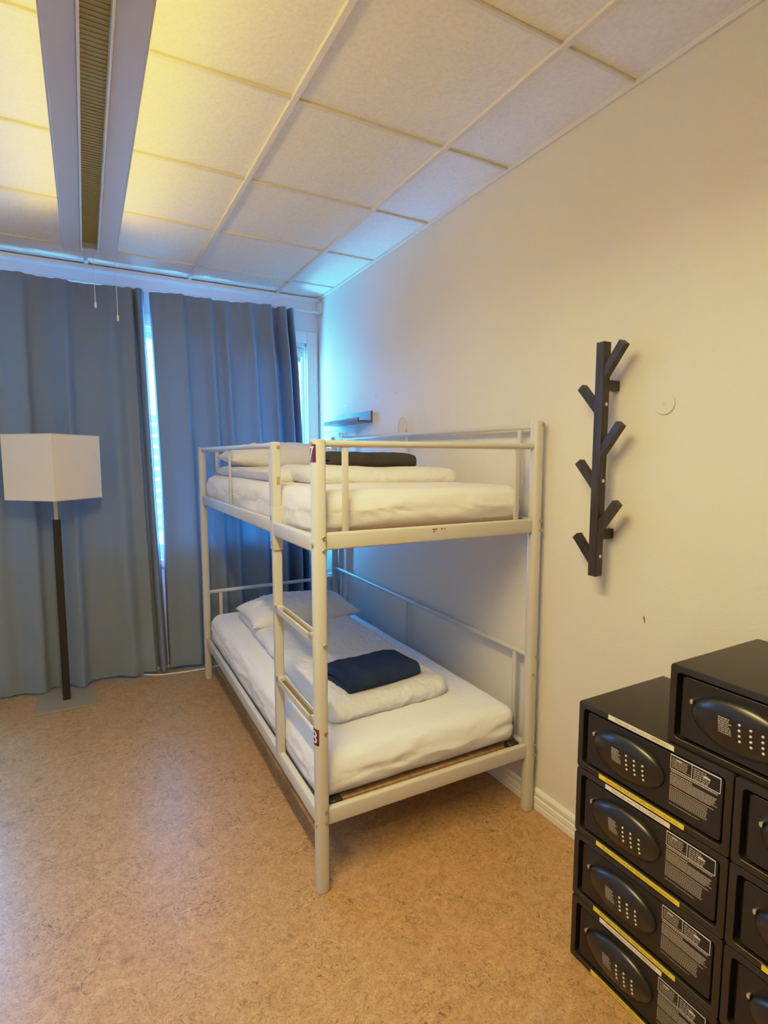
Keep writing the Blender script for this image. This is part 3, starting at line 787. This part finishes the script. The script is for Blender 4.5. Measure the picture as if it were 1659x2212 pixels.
def build_safe():
    root = bpy.data.objects.new('hotel_safe', None); COL.objects.link(root); root.empty_display_size = .1
    finish('body', frame_box(), M['safe'], root, 30)
    bm = bmesh.new()
    def loop(w, h, r, y): return [bm.verts.new((x, y, z)) for x, z in rrect(w, h, r, 5, SW/2+.003, SH/2)]
    w, h = SW-.052, SH-.046
    Ls = [loop(w, h, .010, RD+.004), loop(w, h, .010, .006), loop(w-.003, h-.003, .009, .0045)]
    for A, B in zip(Ls, Ls[1:]):
        n = len(A)
        for k in range(n): bm.faces.new((A[k], A[(k+1) % n], B[(k+1) % n], B[k]))
    bm.faces.new(Ls[0]); bm.faces.new(Ls[-1][::-1])
    door = finish('door', bm, M['door'], root, 30)
    DY = .0045
    bm = bmesh.new(); N = 44; K = 14
    ctr = bm.verts.new((LCX, DY-lens(LCX, LCZ), LCZ)); prev = None; first = None
    for k in range(1, K+1):
        rr = math.sin(PI/2*k/K)
        ring = []
        for i in range(N):
            a = 2*PI*i/N; x = LCX+LA*rr*math.cos(a); z = LCZ+LB*rr*math.sin(a)
            hh = lens(LCX+(x-LCX)*.9999, LCZ+(z-LCZ)*.9999) if k < K else -.001
            ring.append(bm.verts.new((x, DY-hh, z)))
        if prev is None:
            for i in range(N): bm.faces.new((ctr, ring[i], ring[(i+1) % N]))
        else:
            for i in range(N): bm.faces.new((prev[i], ring[i], ring[(i+1) % N], prev[(i+1) % N]))
        prev = ring
    lock = finish('lock_panel', bm, M['lock'], root, 180)
    bm = bmesh.new()
    for i in range(3):
        for j in range(4):
            x = .170+.022*i; z = .118-.0125*j-.003*i
            lathe(bm, [(.0029, 0), (.0029, -.0014), (.0022, -.002)], 8, 'Y', (x, DY-lens(x, z)+.0002, z))
    finish('keypad', bm, M['key'], lock, 30)
    bm = bmesh.new(); rnd = random.Random(3)
    def bar(x0, x1, z0, z1, f):
        vs = [bm.verts.new((x, f(x, z)-.0006, z)) for x, z in ((x0, z0), (x1, z0), (x1, z1), (x0, z1))]
        bm.faces.new(vs)
    for r in range(8):
        x = .126; z = .118-r*.0048; end = .148+rnd.random()*.006
        while x < end:
            w = .003+rnd.random()*.005; bar(x, min(x+w, end), z, z+.0030, lambda a, b: DY-lens(a, b)-.0004); x += w+.0012
    finish('panel_print', bm, M['print'], lock, 0)
    bm = bmesh.new(); add_box(bm, (.053, DY-.011, .114), (.061, DY+.001, .126), .003, 2); finish('key_cover', bm, M['chrome'], lock)
    # printed instructions on the door
    bm = bmesh.new(); F = lambda a, b: DY
    X0_, X1_ = .272, .388
    finish_hi = []
    def bars(x0, x1, z, hgt, gap=.0012, wmin=.003, wmax=.009):
        x = x0
        while x < x1-.002:
            w = min(rnd.uniform(wmin, wmax), x1-x); bar(x, x+w, z, z+hgt, F); x += w+gap
    for r in range(8): bars(X0_+.004, X0_+.048-rnd.random()*.008, .1655-.0032*r-.005, .0016)
    for r in range(6): bars(X0_+.056, X1_-.012-rnd.random()*.02, .1655-.0048*r-.006, .0026, .0016)
    bars(X0_+.002, X1_-.004, .1265, .0042, .001, .002, .006); bars(X0_+.002, X0_+.054, .1195, .0040, .0014, .003, .004)
    for z, e in ((.1155, .112), (.1120, .108), (.1085, .106), (.1050, .108), (.1015, .104), (.0980, .112), (.0945, .098), (.0880, .106)): bars(X0_+.001, X0_+e, z, .0019, .0008, .006, .016)
    for r in range(9): bars(X0_+.001, X0_+.092, .0835-.0036*r, .0019, .0012, .003, .004)
    bars(X0_+.001, X0_+.074, .0455, .0017, .0012, .004, .010)
    ins = finish('instruction_print', bm, M['print'], door, 0)
    bm = bmesh.new()
    for x0, x1, z0, z1 in ((X0_, X1_+.001, .1665, .1695), (X0_, X0_+.0012, .133, .168), (X1_, X1_+.0014, .133, .168), (X0_, X1_, .1325, .1342), (X0_+.051, X0_+.0522, .134, .167), (X0_+.014, X0_+.028, .157, .1605), (X0_+.078, X0_+.094, .150, .1545)):
        bar(x0, x1, z0, z1, F)
    finish('print_frame', bm, M['printhi'], door, 0)
    return root
def strip(root, kind, txt, x0, x1, z0, z1, m):
    bm = bmesh.new(); add_box(bm, (x0, -.0012, z0), (x1, -.0001, z1), .0002, 1)
    s = finish('label_strip', bm, m, root, 20); s['label'] = kind
    me = text_mesh(txt, (z1-z0)*.78); bm = bmesh.new(); bm.from_mesh(me); bpy.data.meshes.remove(me)
    xa = min(v.co.x for v in bm.verts); xb = max(v.co.x for v in bm.verts); ya = min(v.co.y for v in bm.verts); yb = max(v.co.y for v in bm.verts)
    k = min(1.6, (x1-x0-.036)/(xb-xa))
    for v in bm.verts: v.co = Vector((x0+.022+(v.co.x-xa)*k, -.0016, (z0+z1)/2+(v.co.y-(ya+yb)/2)))
    finish('lettering', bm, M['ink'], s, 0)
    return s
def copy_tree(o, parent=None):
    c = o.copy(); COL.objects.link(c)
    if parent: c.parent = parent
    for ch in list(o.children): copy_tree(ch, c)
    return c
proto = build_safe()
used = [False]
PITCH = .1938
def place(y, row, label, white=False, yellow=False, z=None, x=-.400):
    o = copy_tree(proto) if used[0] else proto
    todo.append((o, y, row, label, white, yellow, z, x)); used[0] = True
todo = []
place(1.0235, 3, 'black safe topmost in the stack nearest the bed, with yellow and white label strips', True, True)
place(1.0235, 2, 'black safe second from the top in the stack nearest the bed', True, True)
place(1.0235, 1, 'black safe third from the top nearest the bed, with only a yellow label strip', False, True)
place(1.0235, 0, 'black safe on the floor at the bottom of the stack nearest the bed', True, True)
place(.6045, 3, 'black safe directly under the single uppermost safe, in the nearer stack', False, False)
place(.6045, 2, 'black safe second from the top in the stack nearer the camera', False, True)
place(.6045, 1, 'black safe third from the top in the stack nearer the camera', False, False)
place(.6045, 0, 'black safe on the floor at the bottom of the stack nearer the camera', False, False)
place(.767, 4, 'black safe lying uppermost across both safe stacks, without label strips', False, False, 4*PITCH+.0005, -.392)
for o, y, row, label, white, yellow, z, x in todo:
    o.location = (x, y, row*PITCH+.0005 if z is None else z); o.rotation_euler = (0, 0, -PI/2)
    tag(o, label, 'safe', 'stacked black safes')
    if white: strip(o, 'white label strip', 'Please type your code in CAREFULLY', .098, .282, SH-.0135, SH-.0008, M['white_lab'])
    if yellow: strip(o, 'yellow label strip', 'Please LEAVE THE BOX OPEN when you check out', .076, .316, .0025, .0150, M['yellow_lab'])

# ------------------------------------------------------------------ light
L_TUBE, L_SIDE, SKY, FILL = 6., 18., 64.0, 54.
for nm, v in (('lit_tube', L_TUBE), ('added_glow', L_SIDE)):
    bpy.data.materials[nm].node_tree.nodes['Principled BSDF'].inputs['Emission Strength'].default_value = v
w = bpy.data.worlds.new('World'); S.world = w; w.use_nodes = True
bg = w.node_tree.nodes['Background']; bg.inputs[0].default_value = (.08, .45, 1, 1); bg.inputs[1].default_value = SKY
def area(name, loc, rot, sx, sy, power, col, portal=False):
    l = bpy.data.lights.new(name, 'AREA'); l.shape = 'RECTANGLE'; l.size = sx; l.size_y = sy; l.energy = power; l.color = col
    o = bpy.data.objects.new(name, l); COL.objects.link(o); o.location = loc; o.rotation_euler = rot
    if portal: l.cycles.is_portal = True
    return o
area('window_portal', ((WX0+WX1)/2, YW+.20, (WZ0+WZ1)/2), (-PI/2, 0, 0), WX1-WX0, WZ1-WZ0, 1, (1, 1, 1), True)
a_ = area('gap_light_boost', (-.42, YW+.42, 1.55), (-PI/2, 0, math.radians(12)), .7, 1.5, 430, (.012, .33, 1))  # lamp added outside to strengthen the sky light through the right gap
area('low_light_boost', (-.44, YW+.42, .93), (-PI/2, 0, math.radians(12)), .7, .34, 820, (.03, .36, 1))  # lamp added outside to throw blue light under the upper bunk
area('near_fill_lamp', (cx, .80, FZ-.004), (0, 0, 0), .07, .86, FILL, (1, .735, .295))  # fill lamp added below the fixture's out-of-view near half
facade_sun = bpy.data.lights.new('facade_sun', 'SUN'); facade_sun.energy = 16; facade_sun.angle = .01; facade_sun.color = (1, .95, .88)  # sunlight added from behind the room to whiten the facade
so = bpy.data.objects.new('facade_sun', facade_sun); COL.objects.link(so); so.rotation_euler = (math.radians(62), 0, math.radians(-12))
# unseen fill lamp added to the left of the camera, without a fixture
area('left_fill_light', (-2.25, .45, 2.52), (0, 0, 0), .25, 1.7, 15, (1, .82, .46))

# ------------------------------------------------------------------ camera
f_, yaw, pitch, roll = 1176.05, .5004, -.0992, .001
cy_, sy_, cp_, sp_ = math.cos(yaw), math.sin(yaw), math.cos(pitch), math.sin(pitch)
fw = Vector((sy_*cp_, cy_*cp_, sp_)); r0 = Vector((cy_, -sy_, 0)); u0 = r0.cross(fw)
rt = r0*math.cos(roll)+u0*math.sin(roll); up = -r0*math.sin(roll)+u0*math.cos(roll)
cam = bpy.data.cameras.new('camera'); cam.sensor_fit = 'VERTICAL'; cam.sensor_height = 24; cam.lens = f_/2212*24; cam.clip_start = .02
co = bpy.data.objects.new('camera', cam); COL.objects.link(co)
mw = Matrix.Identity(4)
for i in range(3): mw[i][0], mw[i][1], mw[i][2] = rt[i], up[i], -fw[i]
mw.translation = (-1.5841, 0, 1.4483); co.matrix_world = mw
S.camera = co
S.cycles.use_denoising = True
S.cycles.max_bounces = 8; S.cycles.diffuse_bounces = 5; S.cycles.glossy_bounces = 3; S.cycles.transparent_max_bounces = 8
S.cycles.sample_clamp_indirect = 6.
S.cycles.caustics_reflective = False; S.cycles.caustics_refractive = False
S.view_settings.view_transform = 'Standard'; S.view_settings.look = 'None'
S.view_settings.exposure = 0.; S.view_settings.gamma = 1.

# soft highlight shoulder, like the phone's own tone curve
cmv = S.view_settings; cmv.use_curve_mapping = True
cm = cmv.curve_mapping; cm.white_level = (4, 4, 4); cm.use_clip = False
cc = cm.curves[3]
cc.points[0].location = (0, 0); cc.points[-1].location = (1, 1)
for x, y in ((.05, .21), (.10, .40), (.15, .56), (.25, .75), (.45, .90), (.70, .965)): cc.points.new(x, y)
cm.update()
